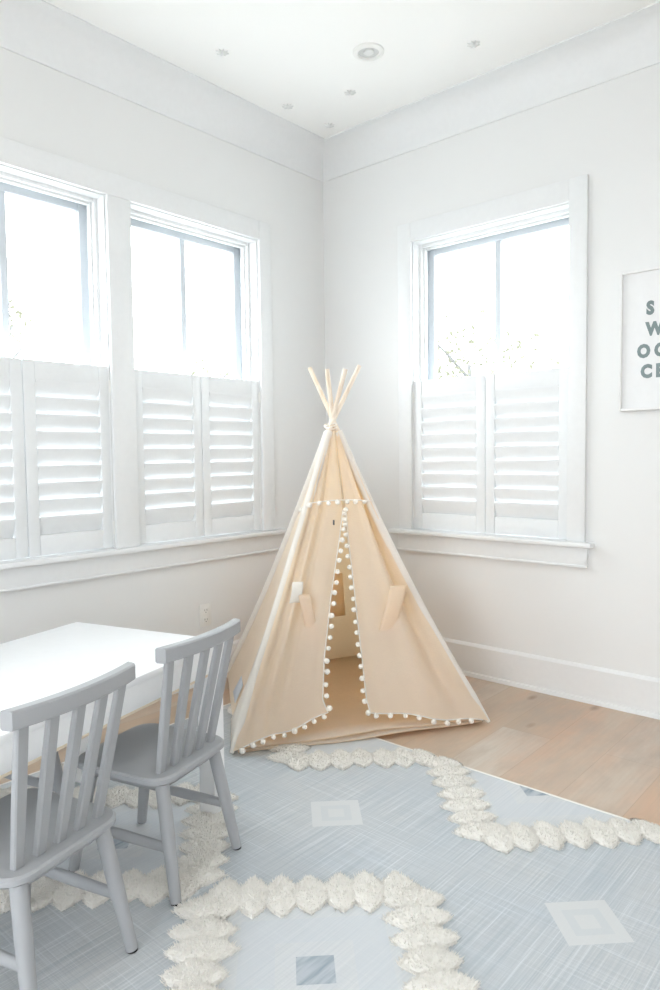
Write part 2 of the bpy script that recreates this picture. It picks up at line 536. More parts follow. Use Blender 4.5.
TILT = R(71)
m1 = sum(WL1) / 2; m2 = sum(WL2) / 2; m3 = sum(WR) / 2
GS = 'white louvred half-height shutters'
make_shutter('left', WL1[0], m1, -1, 'white louvred shutter cut by the left edge of the photo, under the leftmost window', GS, TILT)
make_shutter('left', m1, WL1[1], 1, 'white louvred shutter on the right under the leftmost window, beside the broad wall post', GS, TILT)
make_shutter('left', WL2[0], m2, -1, 'white louvred shutter on the left under the middle window, just right of the wall post', GS, TILT)
make_shutter('left', m2, WL2[1], 1, 'white louvred shutter on the right under the middle window, nearest the room corner', GS, TILT)
make_shutter('back', WR[0], m3, -1, 'white louvred shutter on the left under the right-hand window, nearer the play tent', GS, TILT)
make_shutter('back', m3, WR[1], 1, 'white louvred shutter on the right under the right-hand window, nearer the framed print', GS, TILT)

# ------------------------------------------------------------------ ceiling fittings
def ceiling_things():
    x, y = 0.86, -0.65
    r = thing('recessed_downlight', 'round white recessed downlight with grey inside, the largest fitting on the ceiling', 'ceiling light', (x, y, CZ - 0.012))
    MB().lathe([(0.047, 0.0115), (0.047, 0.004), (0.050, 0.0), (0.062, 0.001), (0.069, 0.006), (0.070, 0.0118)], 40).build('trim_ring', M['plate'], r)
    MB().lathe([(0.047, 0.0105), (0.0465, 0.0115), (0.001, 0.0118)], 40).build('baffle', M['baffle'], r)
    MB().lathe([(0.001, 0.0025), (0.020, 0.0035), (0.024, 0.0075), (0.024, 0.0115)], 24).build('lamp', M['star'], r)
    spots = [(0.379, -1.087, 'small grey star-shaped fitting left of the round downlight, far from the corner'),
             (1.236, -0.386, 'small grey star-shaped fitting on the ceiling right of the round downlight'),
             (0.250, -0.545, 'small grey star-shaped fitting near the left crown, left of the corner pair'),
             (0.575, -0.435, 'small grey star-shaped fitting just below the round downlight in view'),
             (0.268, -0.245, 'small grey star-shaped fitting closest to the corner of the ceiling')]
    mb = MB()
    pts = []
    for k in range(16):
        a = 2 * math.pi * k / 16
        rr = 0.030 if k % 2 == 0 else 0.011
        pts.append((rr * math.cos(a), rr * math.sin(a)))
    mb.loft([[(px * s, py * s, z) for px, py in pts] for s, z in ((0.35, -0.012), (0.85, -0.006), (1.0, -0.003), (1.0, 0.0))])
    first = None
    for sx, sy, lab in spots:
        if first is None: first = mb.build('star_fitting', M['star'], angle=20); o = first
        else: o = first.copy(); COL.objects.link(o)
        o.location = (sx, sy, CZ)
        o.rotation_euler = (0, 0, random.random())
        tag(o, lab, 'ceiling fitting', 'small star fittings on the ceiling')
ceiling_things()

# ------------------------------------------------------------------ wall things
def outlet():
    r = thing('wall_outlet', 'white double power socket on the left wall behind the chair and table', 'power socket', (0, -0.955, 0.29))
    MB().box((0.003, 0, 0.058), (0.006, 0.072, 0.116), 0.0025).build('cover_plate', M['plate'], r)
    for z in (0.034, 0.082):
        s = MB().box((0.007, 0, z), (0.004, 0.034, 0.030), 0.0018).build('socket', M['plate'], r)
        mb = MB()
        for y in (-0.007, 0.007): mb.box((0.0092, y, z + 0.003), (0.0008, 0.0025, 0.010))
        mb.box((0.0092, 0, z - 0.008), (0.0008, 0.005, 0.005))
        mb.build('slot', M['slot'], s, smooth=False)
outlet()

def picture():
    x0, x1, z0, z1 = 1.750, 2.210, 1.340, 1.942
    cx, cz = (x0 + x1) / 2, (z0 + z1) / 2
    r = thing('framed_print', 'thin white framed print with grey-green capital letters, cut by the right edge of the photo', 'picture', (cx, 0, z0))
    w, h = x1 - x0, z1 - z0
    fw, dp = 0.012, 0.028
    mb = MB()
    for sg in (-1, 1): mb.box((sg * (w / 2 - fw / 2), -dp / 2, h / 2), (fw, dp, h), 0.002)
    for z in (fw / 2, h - fw / 2): mb.box((0, -dp / 2, z), (w - 2 * fw, dp, fw), 0.002)
    mb.build('frame', M['frame'], r)
    MB().box((0, -0.009, h / 2), (w - 2 * fw, 0.010, h - 2 * fw)).build('print', M['paper'], r, smooth=False)
    rows = [('S', 1.860, 1.750), ('W', 1.856, 1.661), ('OC', 1.824, 1.569), ('CE', 1.840, 1.482)]
    mb = MB()
    for txt, xs, zb in rows:
        x = xs
        for ch in txt:
            c = bpy.data.curves.new('glyph', 'FONT'); c.body = ch; c.size = 0.074; c.offset = 0.0045; c.extrude = 0.0008; c.resolution_u = 3
            o = bpy.data.objects.new('glyph', c); COL.objects.link(o)
            bpy.context.view_layer.update()
            me = o.evaluated_get(bpy.context.evaluated_depsgraph_get()).to_mesh()
            vx = [v.co.x for v in me.vertices]
            sq = 0.86; off = x - sq * min(vx) - cx
            mb.add([(v.co.x * sq + off, -0.0148 - v.co.z, v.co.y + zb - z0) for v in me.vertices], [tuple(p.vertices) for p in me.polygons])
            x += sq * (max(vx) - min(vx)) + 0.016
            o.to_mesh_clear()
            bpy.data.objects.remove(o); bpy.data.curves.remove(c)
    mb.build('lettering', M['ink'], r, smooth=False)
picture()

# ------------------------------------------------------------------ rug
def tuft_ring(cx, cy, clip, dens, seed, hd=0.378, n=6):
    """shaggy scalloped band along the four sides of a diamond"""
    rg = np.random.default_rng(seed)
    tops = [(cx, cy + hd), (cx + hd, cy), (cx, cy - hd), (cx - hd, cy)]
    verts = []; faces = []
    nv = 0
    for e in range(4):
        p = np.array(tops[e]); q = np.array(tops[(e + 1) % 4])
        d = (q - p) / np.linalg.norm(q - p); nrm = np.array([-d[1], d[0]])
        L = np.linalg.norm(q - p)
        for i in range(n):
            c = p + d * (L * (i + 0.5) / n) + rg.normal(0, 0.003, 2)
            if not clip(c[0], c[1]): continue
            la, wa = 0.080 * rg.uniform(0.92, 1.08), 0.054 * rg.uniform(0.95, 1.05)
            # mound under the yarn
            m_ = 14; rings = []
            for s, z in ((1.0, 0.0), (0.95, 0.007), (0.7, 0.0125), (0.35, 0.0145)):
                ring = []
                for k in range(m_):
                    a = 2 * math.pi * k / m_
                    ca, sa = math.cos(a), math.sin(a)
                    rr = 1 / (abs(ca) ** 1.3 + abs(sa) ** 1.3) ** (1 / 1.3)
                    pt = c + nrm * (la * rr * ca * s) + d * (wa * rr * sa * s)
                    ring.append((pt[0], pt[1], 0.008 + z))
                rings.append(ring)
            o = nv
            for r_ in rings: verts.append(np.array(r_)); nv += m_
            for a in range(3):
                for k in range(m_):
                    k2 = (k + 1) % m_
                    faces.append((o + a * m_ + k, o + a * m_ + k2, o + (a + 1) * m_ + k2, o + (a + 1) * m_ + k))
            faces.append(tuple(o + 3 * m_ + k for k in range(m_)))
            # yarn ends: leaning three-sided spikes, longest at the lobe's tip
            N = dens
            uu = rg.uniform(-1, 1, (N * 2, 2)); uu = uu[(np.abs(uu[:, 0]) ** 1.3 + np.abs(uu[:, 1]) ** 1.3) < 1.0][:N]
            N = len(uu)
            rad = np.abs(uu[:, 0]) ** 1.3 + np.abs(uu[:, 1]) ** 1.3
            bx = c + np.outer(uu[:, 0] * la, nrm) + np.outer(uu[:, 1] * wa, d)
            bz = 0.008 + 0.0125 * np.clip(1 - rad ** 2.5, 0, 1)
            lean = np.outer(uu[:, 0] * 0.010, nrm) + np.outer(uu[:, 1] * 0.008, d) + rg.normal(0, 0.0035, (N, 2))
            tip = np.column_stack([bx + lean, bz + rg.uniform(0.004, 0.009, N)])
            ang = rg.uniform(0, 2 * math.pi, N)
            wd = rg.uniform(0.0022, 0.0036, N)
            P = []
            for k in range(3):
                a = ang + 2 * math.pi * k / 3
                P.append(np.column_stack([bx[:, 0] + wd * np.cos(a), bx[:, 1] + wd * np.sin(a), bz - 0.003]))
            P.append(tip)
            arr = np.stack(P, 1).reshape(-1, 3)
            verts.append(arr)
            b = nv + np.arange(N) * 4
            for k in range(3):
                faces += list(map(tuple, np.column_stack([b + k, b + (k + 1) % 3, b + 3]).tolist()))
            nv += 4 * N
    if not verts: return None
    return np.concatenate(verts), faces

def rug():
    x0, x1, y0, y1 = 0.36, 3.28, -4.34, -0.985
    root = thing('area_rug', 'large pale blue-grey woven rug with raised cream zigzag tufts on the wooden floor', 'rug', (*RUG_O, 0))
    org = (*RUG_O, 0)
    mb = MB(); mb.span((x0, y0, 0.0005), (x1, y1, 0.008), 0.002)
    mb.v = [(a - org[0], b - org[1], c) for a, b, c in mb.v]
    mb.build('woven_base', M['rug'], root, smooth=False)
    mb = MB()
    for a, b in (((x0 - 0.004, y0, 0.0), (x0 + 0.007, y1, 0.0095)), ((x1 - 0.007, y0, 0.0), (x1 + 0.004, y1, 0.0095)),
                 ((x0, y1 - 0.007, 0.0), (x1, y1 + 0.004, 0.0095)), ((x0, y0 - 0.004, 0.0), (x1, y0 + 0.007, 0.0095))):
        mb.span(a, b, 0.003)
    mb.v = [(a - org[0], b - org[1], c) for a, b, c in mb.v]
    mb.build('edge_binding', M['binding'], root)
    clip = lambda x, y: x0 + 0.05 < x < x1 - 0.05 and y0 + 0.06 < y < y1 - 0.022
    tent_q = [(0.80, -1.36), (1.27, -0.62), (0.55, -0.2), (0.1, -0.75)]
    def under_tent(x, y):
        sg = []
        for a in range(4):
            (ax_, ay_), (bx_, by_) = tent_q[a], tent_q[(a + 1) % 4]
            sg.append((bx_ - ax_) * (y - ay_) - (by_ - ay_) * (x - ax_) > 0)
        return all(sg)
    clip0 = clip
    clip = lambda x, y: clip0(x, y) and not under_tent(x, y)
    k = 0
    for j in range(4):
        cy = -2.1 + PY * (1 - j)
        for i in range(5):
            cx = 1.82 + PX * (i - 2)
            near = j <= 1 and 1 <= i <= 4 or (j == 1 and i == 0)
            res = tuft_ring(cx + (0.02 if j == 0 else 0), cy + (0.022 if (i, j) == (1, 1) else 0), clip, 800 if near else 160, 100 + k, *((0.392, 7) if j == 0 else (0.362, 7) if (i, j) == (1, 1) else (0.378, 7))); k += 1
            if res is None: continue
            vs, fs = res
            vs[:, 0] = np.clip(vs[:, 0], x0 + 0.004, x1 - 0.004); vs[:, 1] = np.clip(vs[:, 1], y0 + 0.004, y1 - 0.004)
            vs = vs - np.array([*org])
            me = bpy.data.meshes.new('tufted_diamond')
            me.from_pydata(vs.tolist(), [], fs)
            me.materials.append(M['tuft'])
            o = bpy.data.objects.new('tufted_diamond', me); COL.objects.link(o); o.parent = root
            o['label'] = 'raised cream shaggy scalloped band'
rug()

# ------------------------------------------------------------------ play tent
def tent():
    A = V((0.807, -1.478, 0.012)); B = V((1.403, -0.545, 0.004)); C = V((0.035, -0.855, 0.004)); D = V((0.40, -0.075, 0.004))
    AP = V((0.718, -0.765, 1.300))
    cen = V((0.66, -0.74, 0))
    root = thing('play_tent', 'cream canvas teepee play tent with bare wooden poles and white pompom trim', 'play tent', cen)
    def rel(mbx):
        mbx.v = [(a - cen.x, b - cen.y, c) for a, b, c in mbx.v]; return mbx
    axis = lambda z: V((cen.x + (AP.x - cen.x) * z / 1.300, cen.y + (AP.y - cen.y) * z / 1.300, z))
    SAG = {'A': 0.012, 'B': 0.045, 'C': 0.03, 'D': 0.04}
    FEET = {'A': A, 'B': B, 'C': C, 'D': D}
    TIPS = {'A': V((0.766, -0.619, 1.578)), 'B': V((0.592, -0.773, 1.571)), 'C': V((0.795, -0.755, 1.550)), 'D': V((0.732, -0.810, 1.551))}
    CR = {'A': V((0.750, -0.782, 1.300)), 'B': V((0.719, -0.795, 1.300)), 'C': V((0.728, -0.760, 1.300)), 'D': V((0.716, -0.728, 1.300))}
    TOPC = V((0.728, -0.770, 1.300))
    CF = {k: TOPC + (V((FEET[k].x, FEET[k].y, 0)) - V((TOPC.x, TOPC.y, 0))).normalized() * 0.013 for k in FEET}
    def edge(k, z, top=None):
        """point on the canvas edge along pole k at height z, bowed a little towards the middle"""
        F_ = FEET[k]; t = (z - F_.z) / (1.300 - F_.z)
        p = F_.lerp((top or CF)[k], t)
        s = SAG[k] * 4 * t * (1 - t) if t > 0 else 0
        inw = (axis(z) - p); inw.z = 0
        if inw.length > 1e-6: p = p + inw.normalized() * s * (1.15 - 0.5 * t)
        return p
    for k in 'ABCD':
        pts = [edge(k, 0.03 + (1.300 - 0.03) * i / 12) for i in range(13)] + [CF[k].lerp(TIPS[k], s) for s in (0.5, 1.0)]
        o = rel(MB().path(pts, 0.0105, 12)).build('pole', M['pole'], root)
    # rope lashing
    mb = MB()
    for i, z in enumerate((1.286, 1.293, 1.300)):
        r_ = 0.030
        mb.path([(0.720 + r_ * math.cos(a), -0.774 + r_ * math.sin(a), z + 0.006 * math.sin(a * 2 + i)) for a in np.linspace(0, 2 * math.pi, 25)], 0.0025, 6)
    rel(mb).build('rope_lashing', M['pompom'], root)

    ZT = 1.268          # where the canvas ends under the crossing
    FN = (B - A).cross(CR['A'] - A).normalized()
    if FN.y > 0: FN = -FN
    NR, NC = 46, 34
    # door edges from the hem up to where the flaps meet
    doorL = [(0.121, 0.991, -1.124), (0.167, 0.967, -1.131), (0.316, 0.935, -1.085), (0.547, 0.896, -0.996), (0.791, 0.860, -0.893), (0.927, 0.838, -0.838), (1.268, 0.750, -0.780)]
    doorR = [(0.101, 1.094, -0.977), (0.150, 1.073, -0.976), (0.303, 1.029, -0.946), (0.541, 0.958, -0.902), (0.790, 0.884, -0.856), (0.927, 0.846, -0.826), (1.268, 0.742, -0.774)]
    def curve(tab, z):
        zs = [r[0] for r in tab]
        return V((float(np.interp(z, zs, [r[1] for r in tab])), float(np.interp(z, zs, [r[2] for r in tab])), z))
    def flap(tab, pole, sign, name):
        rows = []
        z_in0 = tab[0][0]; z_out0 = FEET[pole].z + 0.012
        for i in range(NR + 1):
            t = i / NR
            zo = z_out0 + (ZT - z_out0) * t; zi = z_in0 + (ZT - z_in0) * t
            P = edge(pole, zo) + FN * 0.016; Q = curve(tab, zi) + FN * 0.004
            row = []
            for j in range(NC + 1):
                s = j / NC
                p = P.lerp(Q, s)
                k = (1 - t)
                bul = 0.020 * math.sin(math.pi * min(1, s * 1.1)) * k
                if sign > 0:   # right flap: the slack falls into a deep fold beside the pole
                    fold = -0.060 * math.exp(-((s - 0.22) / 0.10) ** 2) + 0.022 * math.exp(-((s - 0.46) / 0.10) ** 2)
                    fold *= math.sin(math.pi * min(1, max(0.0, t * 0.9 + 0.06))) ** 0.7
                else:
                    fold = -0.022 * math.exp(-((s - 0.16) / 0.07) ** 2) + 0.012 * math.exp(-((s - 0.30) / 0.06) ** 2) - 0.014 * math.exp(-((s - 0.46) / 0.07) ** 2) + 0.009 * math.sin(7 * s + 3 * t)
                    fold *= math.sin(math.pi * min(1, max(0.0, t * 0.8 + 0.15)))
                wob = 0.004 * math.sin(9 * s + 5 * t + sign) * math.sin(6 * t)
                # hem lifts in soft scallops
                lift = 0.010 * math.sin(s * 9.0 + sign) * max(0, 1 - t * 12) * math.sin(math.pi * s)
                p = p + FN * (bul + fold + wob) + V((0, 0, lift))
                row.append(p)
            rows.append(row)
        o = rel(MB().grid(rows)).build(name, M['canvas'], root, angle=180)
        return o, rows
    fl, rowsL = flap(doorL, 'A', -1, 'door_flap')
    fr, rowsR = flap(doorR, 'B', 1, 'door_flap')

    def panel(k1, k2, name, bulge, hem=0.0, m='canvas'):
        rows = []
        for i in range(31):
            t = i / 30
            row = []
            for j in range(25):
                s = j / 24
                z1 = FEET[k1].z + 0.012; z2 = FEET[k2].z + 0.012
                P = edge(k1, z1 + (ZT - z1) * t); Q = edge(k2, z2 + (ZT - z2) * t)
                p = P.lerp(Q, s)
                inw = axis(p.z) - p; inw.z = 0
                inw.normalize()
                w = math.sin(math.pi * s) * math.sin(math.pi * (0.12 + 0.8 * t)) * bulge * (1 - 0.6 * t)
                w += 0.005 * math.sin(8 * s + 4 * t) * math.sin(math.pi * s)
                p = p + inw * w + V((0, 0, hem * math.sin(math.pi * s) * max(0, 1 - 8 * t)))
                row.append(p)
            rows.append(row)
        return rel(MB().grid(rows)).build(name, M[m], root, angle=180), rows
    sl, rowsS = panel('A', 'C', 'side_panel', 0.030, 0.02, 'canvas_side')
    sr, _ = panel('B', 'D', 'side_panel', 0.03, 0.01, 'canvas_back')
    bk, rowsB = panel('C', 'D', 'back_panel', 0.02, 0.0, 'canvas_back')

    # sleeves that hold the poles
    for k, par in (('A', fl), ('B', fr), ('C', bk), ('D', bk)):
        pts = [edge(k, FEET[k].z + 0.02 + (ZT - FEET[k].z - 0.02) * i / 14) for i in range(15)]
        pts = [FEET[k] + V((0, 0, 0.006))] + pts[1:]
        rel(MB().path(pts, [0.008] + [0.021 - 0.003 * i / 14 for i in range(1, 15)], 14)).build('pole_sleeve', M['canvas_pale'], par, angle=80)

    # whiter strip along the front-left pole, painting window light onto the side panel
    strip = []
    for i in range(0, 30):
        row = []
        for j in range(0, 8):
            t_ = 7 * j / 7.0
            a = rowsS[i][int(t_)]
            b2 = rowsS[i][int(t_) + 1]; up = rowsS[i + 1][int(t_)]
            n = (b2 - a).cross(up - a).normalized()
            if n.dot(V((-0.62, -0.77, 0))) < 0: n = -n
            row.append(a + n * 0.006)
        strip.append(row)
    rel(MB().grid(strip)).build('window_lit_strip', M['canvas_pale'], sl, angle=180, solid=0.003)['label'] = 'whiter strip of painted window light beside the front pole'

    # the floor cloth, two layers with a loosely rolled front edge
    def cloth(dz, out, th, seed):
        rows = []
        a, b, c, d = A + V((0.0, 0, 0)), B, C, D
        for i in range(13):
            t = i / 12
            L_ = a.lerp(c, t); R_ = b.lerp(d, t)
            row = []
            for j in range(41):
                s = j / 40
                p = L_.lerp(R_, 0.025 + 0.95 * s)
                fwd = V((0.843, -0.538, 0))
                fr_ = max(0.0, 1 - 4 * t)
                p = p + fwd * (fr_ * (out * math.sin(math.pi * s) - 0.012))
                z = 0.010 + dz + 0.010 * fr_ * math.sin(math.pi * s) * (0.7 + 0.5 * math.sin(seed + 11 * s))
                row.append(V((p.x, p.y, z)))
            rows.append(row)
        return rel(MB().grid(rows)).build('floor_cloth', M['canvas'], root, angle=180, solid=th, offset=1.0)
    cloth(0.0, 0.030, 0.006, 0.4); cloth(0.013, 0.012, 0.008, 1.7)

    # pocket on the back panel, seen through the door
    def on(rows, i, j, off):
        p = rows[i][j]
        a = (rows[min(i + 1, len(rows) - 1)][j] - rows[i][j]); b_ = rows[i][min(j + 1, len(rows[0]) - 1)] - rows[i][j]
        n = a.cross(b_).normalized()
        if n.dot(V((0.83, -0.55, 0))) < 0: n = -n
        return p + n * off
    rows = [[on(rowsB, i, j, 0.006) for j in range(15, 21)] for i in range(7, 14)]
    rel(MB().grid(rows)).build('pocket', M['canvas'], bk, angle=180, solid=0.002)['label'] = 'darker stitched canvas pocket inside the back'

    # pompom trim: a thin tape and woolly balls
    b = bmesh.new(); bmesh.ops.create_icosphere(b, subdivisions=3, radius=0.0108)
    for v in b.verts: v.co *= 1 + random.uniform(-0.09, 0.09)
    pm = bpy.data.meshes.new('pompom'); b.to_mesh(pm); b.free(); pm.materials.append(M['pompom'])
    def trim(pts, par, first, step, hang):
        rel(MB().path([p for p in pts], 0.0028, 6)).build('trim_tape', M['canvas_pale'], par)
        acc = first; prev = pts[0]
        for q in pts[1:]:
            seg = (q - prev).length
            while acc <= seg:
                p = prev.lerp(q, acc / seg) + hang + FN * 0.006 + V((random.uniform(-.002, .002), random.uniform(-.002, .002), random.uniform(-.003, .003)))
                o = bpy.data.objects.new('pompom', pm); COL.objects.link(o); o.parent = par
                o.location = (p.x - cen.x, p.y - cen.y, p.z)
                s = random.uniform(0.9, 1.1); o.scale = (s, s, s)
                o.rotation_euler = (random.random() * 3, random.random() * 3, 0)
                acc += step
            acc -= seg; prev = q
    tl = [rowsL[i][NC] + FN * 0.004 for i in range(0, NR + 1) if rowsL[i][NC].z < 0.925]
    tr = [rowsR[i][NC] + FN * 0.004 for i in range(0, NR + 1) if rowsR[i][NC].z < 0.925]
    dirr = (B - A).normalized()
    trim(tl, fl, 0.02, 0.047, dirr * 0.012); trim(tr, fr, 0.0, 0.047, -dirr * 0.012)
    hl = [rowsL[0][j] + FN * 0.004 for j in range(NC, 1, -1)]
    hr = [rowsR[0][j] + FN * 0.004 for j in range(NC, 1, -1)]
    trim(hl, fl, 0.02, 0.045, V((0, 0, -0.010))); trim(hr, fr, 0.02, 0.062, V((0, 0, -0.010)))
    # valance across the front above the door
    P = edge('A', 0.945) + FN * 0.035; Q = edge('B', 0.945) + FN * 0.034
    val = [P.lerp(Q, s) + FN * 0.012 * math.sin(math.pi * s) + V((0, 0, 0.006 * math.sin(math.pi * s))) for s in [i / 12 * 0.97 for i in range(13)]]
    val = [edge('A', 0.93) + (edge('C', 0.93) - edge('A', 0.93)).normalized() * 0.055 + V((-0.012, -0.016, 0))] + val
    trim(val, fl, 0.0, 0.043, V((0, 0, -0.010)))

    # tie straps that hold the flaps open
    def strap(p, w, l, lean, out, par, fold=False):
        rows = []
        side = dirr
        for i in range(11):
            t = i / 10
            c = p + V((0, 0, -l * t)) + side * (lean * t) + FN * (out * math.sin(math.pi * min(1, 0.15 + t * 0.85)) + 0.012)
            rows.append([c + side * (w * (s - 0.5)) + FN * (0.006 * math.sin(3.1 * s)) for s in [k / 6 for k in range(7)]])
        rel(MB().grid(rows)).build('tie_strap', M['canvas_pale' if fold else 'canvas'], par, angle=180, solid=0.003)
    pL = edge('A', 0.620) + dirr * 0.045 + FN * 0.038
    strap(pL, 0.046, 0.085, -0.012, 0.022, fl, True); strap(pL + dirr * 0.024 + V((0, 0, -0.055)) + FN * 0.016, 0.050, 0.215, 0.040, 0.010, fl, False)
    pR = V((1.040, -0.742, 0.578)) + FN * 0.058
    strap(pR, 0.076, 0.205, -0.058, 0.014, fr, False)
    # small dark stitched tag under the valance, pale label on the left side
    q = rowsL[int(NR * 0.66)][int(NC * 0.80)] + FN * 0.005
    rel(MB().box(q, (0.006, 0.006, 0.022), 0.001)).build('stitched_tag', M['slot'], fl)['label'] = 'tiny dark stitched tag'
    q = rowsS[1][9]; q2 = rowsS[1][13]; q3 = rowsS[3][13]; q4 = rowsS[3][9]
    n = (q2 - q).cross(q4 - q).normalized()
    if n.x > 0: n = -n
    rel(MB().grid([[q + n * 0.006, q2 + n * 0.006], [q4 + n * 0.006, q3 + n * 0.006]])).build('sewn_label', M['label'], sl, solid=0.002)['label'] = 'pale blue sewn label'
tent()

# ------------------------------------------------------------------ table
ANG = math.atan2(-0.258, -0.966)     # facing direction of the chairs (their front)
FV = V((-0.966, -0.258, 0)); SV = V((-0.258, 0.966, 0))
def table():
    K = V((1.115, -1.755, 0))        # the corner beside the tent
    W_, L_ = 0.64, 1.15
    a = R(16)
    ax = V((-math.cos(a), -math.sin(a), 0)); ay = V((math.sin(a), -math.cos(a), 0))
    c = K + ax * W_ / 2 + ay * L_ / 2
    r = thing('kids_table', 'white low kids table with square legs between the grey chairs', 'table', c, a)
    ht = 0.572
    MB().box((0, 0, ht - 0.011), (W_, L_, 0.022), 0.004).build('tabletop', M['table'], r)
    hx, hy = W_ / 2 - 0.006, L_ / 2 - 0.006
    for sx in (-1, 1):
        o = MB().box((sx * (hx - 0.01), 0, ht - 0.022 - 0.034), (0.020, L_ - 0.13, 0.068), 0.002).build('apron', M['table'], r)
        MB().box((sx * (hx - 0.01), 0, ht - 0.0935), (0.021, L_ - 0.13, 0.007), 0.001).build('apron_edge', M['ply'], o)['label'] = 'raw wood lower edge'
    for sy in (-1, 1):
        o = MB().box((0, sy * (hy - 0.01), ht - 0.022 - 0.034), (W_ - 0.13, 0.020, 0.068), 0.002).build('apron', M['table'], r)
        MB().box((0, sy * (hy - 0.01), ht - 0.0935), (W_ - 0.13, 0.021, 0.007), 0.001).build('apron_edge', M['ply'], o)['label'] = 'raw wood lower edge'
    for sx in (-1, 1):
        for sy in (-1, 1):
            zb = 0.0095
            MB().box((sx * (hx - 0.030), sy * (hy - 0.030), (ht - 0.022 + zb) / 2), (0.060, 0.060, ht - 0.022 - zb), 0.004).build('leg', M['table'], r)
table()

# ------------------------------------------------------------------ chairs
def rr(w, d0, d1, rc, taper, n=7):
    """rounded outline of the seat: x forward, y across"""
    pts = []
    for cx, cy, a0 in ((d1 - rc, w - rc - taper, 0), (d0 + rc, w - rc, 90), (d0 + rc, -w + rc, 180), (d1 - rc, -w + rc + taper, 270)):
        for k in range(n + 1):
            a = R(a0 + 90 * k / n)
            pts.append((cx + rc * math.cos(a), cy + rc * math.sin(a)))
    return pts

def make_chair():
    r = thing('kids_chair', None, 'chair')
    # seat: slab with a rounded upper edge over a smaller chamfered under-board
    o0 = rr(0.160, -0.152, 0.175, 0.055, 0.0)
    def ring(ins, z):
        return [(x - ins * (1 if x > 0 else -1) * min(1, abs(x) / 0.12), y - ins * (1 if y > 0 else -1) * min(1, abs(y) / 0.12), z) for x, y in o0]
    mb = MB()
    mb.loft([ring(0.030, 0.288), ring(0.013, 0.305), ring(0.012, 0.312), ring(0.004, 0.3125), ring(0.0, 0.316), ring(0.0, 0.327), ring(0.004, 0.332), ring(0.014, 0.3335), ring(0.05, 0.332), ring(0.09, 0.3305)])
    mb.build('seat', M['chair'], r, angle=30)
    # top rail: gently curved and bevelled
    n = 14; rings = []
    for i in range(n + 1):
        t = -1 + 2 * i / n
        y = 0.172 * t
        x = -0.192 + 0.022 * t * t
        hx, hz, cb = 0.0145, 0.0195, 0.004
        z = 0.667
        prof = [(-hx + cb, -hz), (hx - cb, -hz), (hx, -hz + cb), (hx, hz - cb), (hx - cb, hz), (-hx + cb, hz), (-hx, hz - cb), (-hx, -hz + cb)]
        ca = -2 * 0.022 * t / 0.172
        rings.append([(x + p, y - p * ca * 0.6, z + q) for p, q in prof])
    MB().loft(rings).build('top_rail', M['chair'], r, angle=30)
    for k in range(5):
        t = -1 + k / 2
        y0, y1 = 0.111 * t, 0.138 * t
        x0, x1 = -0.109, -0.184 + 0.014 * t * t
        rings = []
        for s, hw, hd in ((0, 0.0125, 0.0085), (0.5, 0.0145, 0.0085), (1, 0.0145, 0.0075)):
            cx = x0 + (x1 - x0) * s; cy = y0 + (y1 - y0) * s; cz = 0.327 + (0.652 - 0.327) * s
            c_ = 0.003
            rings.append([(cx + p, cy + q, cz) for p, q in ((-hd, -hw + c_), (-hd + c_, -hw), (hd - c_, -hw), (hd, -hw + c_), (hd, hw - c_), (hd - c_, hw), (-hd + c_, hw), (-hd, hw - c_))])
        MB().loft(rings).build('back_slat', M['chair'], r, angle=30)
    feet = {}
    zf = 0.0125
    for fx, tx in ((-0.175, -0.118), (0.182, 0.128)):
        for sy in (-1, 1):
            top = V((tx, sy * 0.116, 0.303)); bot = V((fx, sy * 0.142, zf))
            feet[(fx, sy)] = (top, bot)
            lg = MB().path([top, top.lerp(bot, 0.35), top.lerp(bot, 0.7), bot], [0.0185, 0.0185, 0.0165, 0.0145], 18).build('leg', M['chair'], r)
            MB().path([bot + V((0, 0, 0.001)), bot - V((0, 0, 0.0035))], 0.0135, 18).build('glide', M['glide'], lg)['label'] = 'dark glide under the leg'
    for sy in (-1, 1):
        a = feet[(-0.175, sy)]; b_ = feet[(0.182, sy)]
        p = a[0].lerp(a[1], 0.55); q = b_[0].lerp(b_[1], 0.55)
        MB().path([p, p.lerp(q, 0.5), q], [0.0095, 0.0115, 0.0095], 14, flat=1.4).build('stretcher', M['chair'], r)
    return r

chair = make_chair()
cB = V((1.180, -2.073, 0.0)); cA = V((1.319, -2.518, 0.0))
chair.location = cB; chair.rotation_euler = (0, 0, ANG + R(0.67))
GC = 'grey kids chairs round the white table'
tag(chair, 'grey painted kids chair nearer the tent, its whole slatted back in view', 'chair', GC)
c2 = copy_tree(chair); c2.location = cA; c2.rotation_euler = (0, 0, ANG + R(0.5))
tag(c2, 'grey painted kids chair closest to the camera, cut by the lower left corner', 'chair', GC)
c3 = copy_tree(chair); c3.location = cB + FV * 0.53 - SV * 0.14; c3.rotation_euler = (0, 0, ANG + math.pi)
tag(c3, 'grey kids chair across the white table, barely glimpsed through the front chair slats', 'chair', GC)

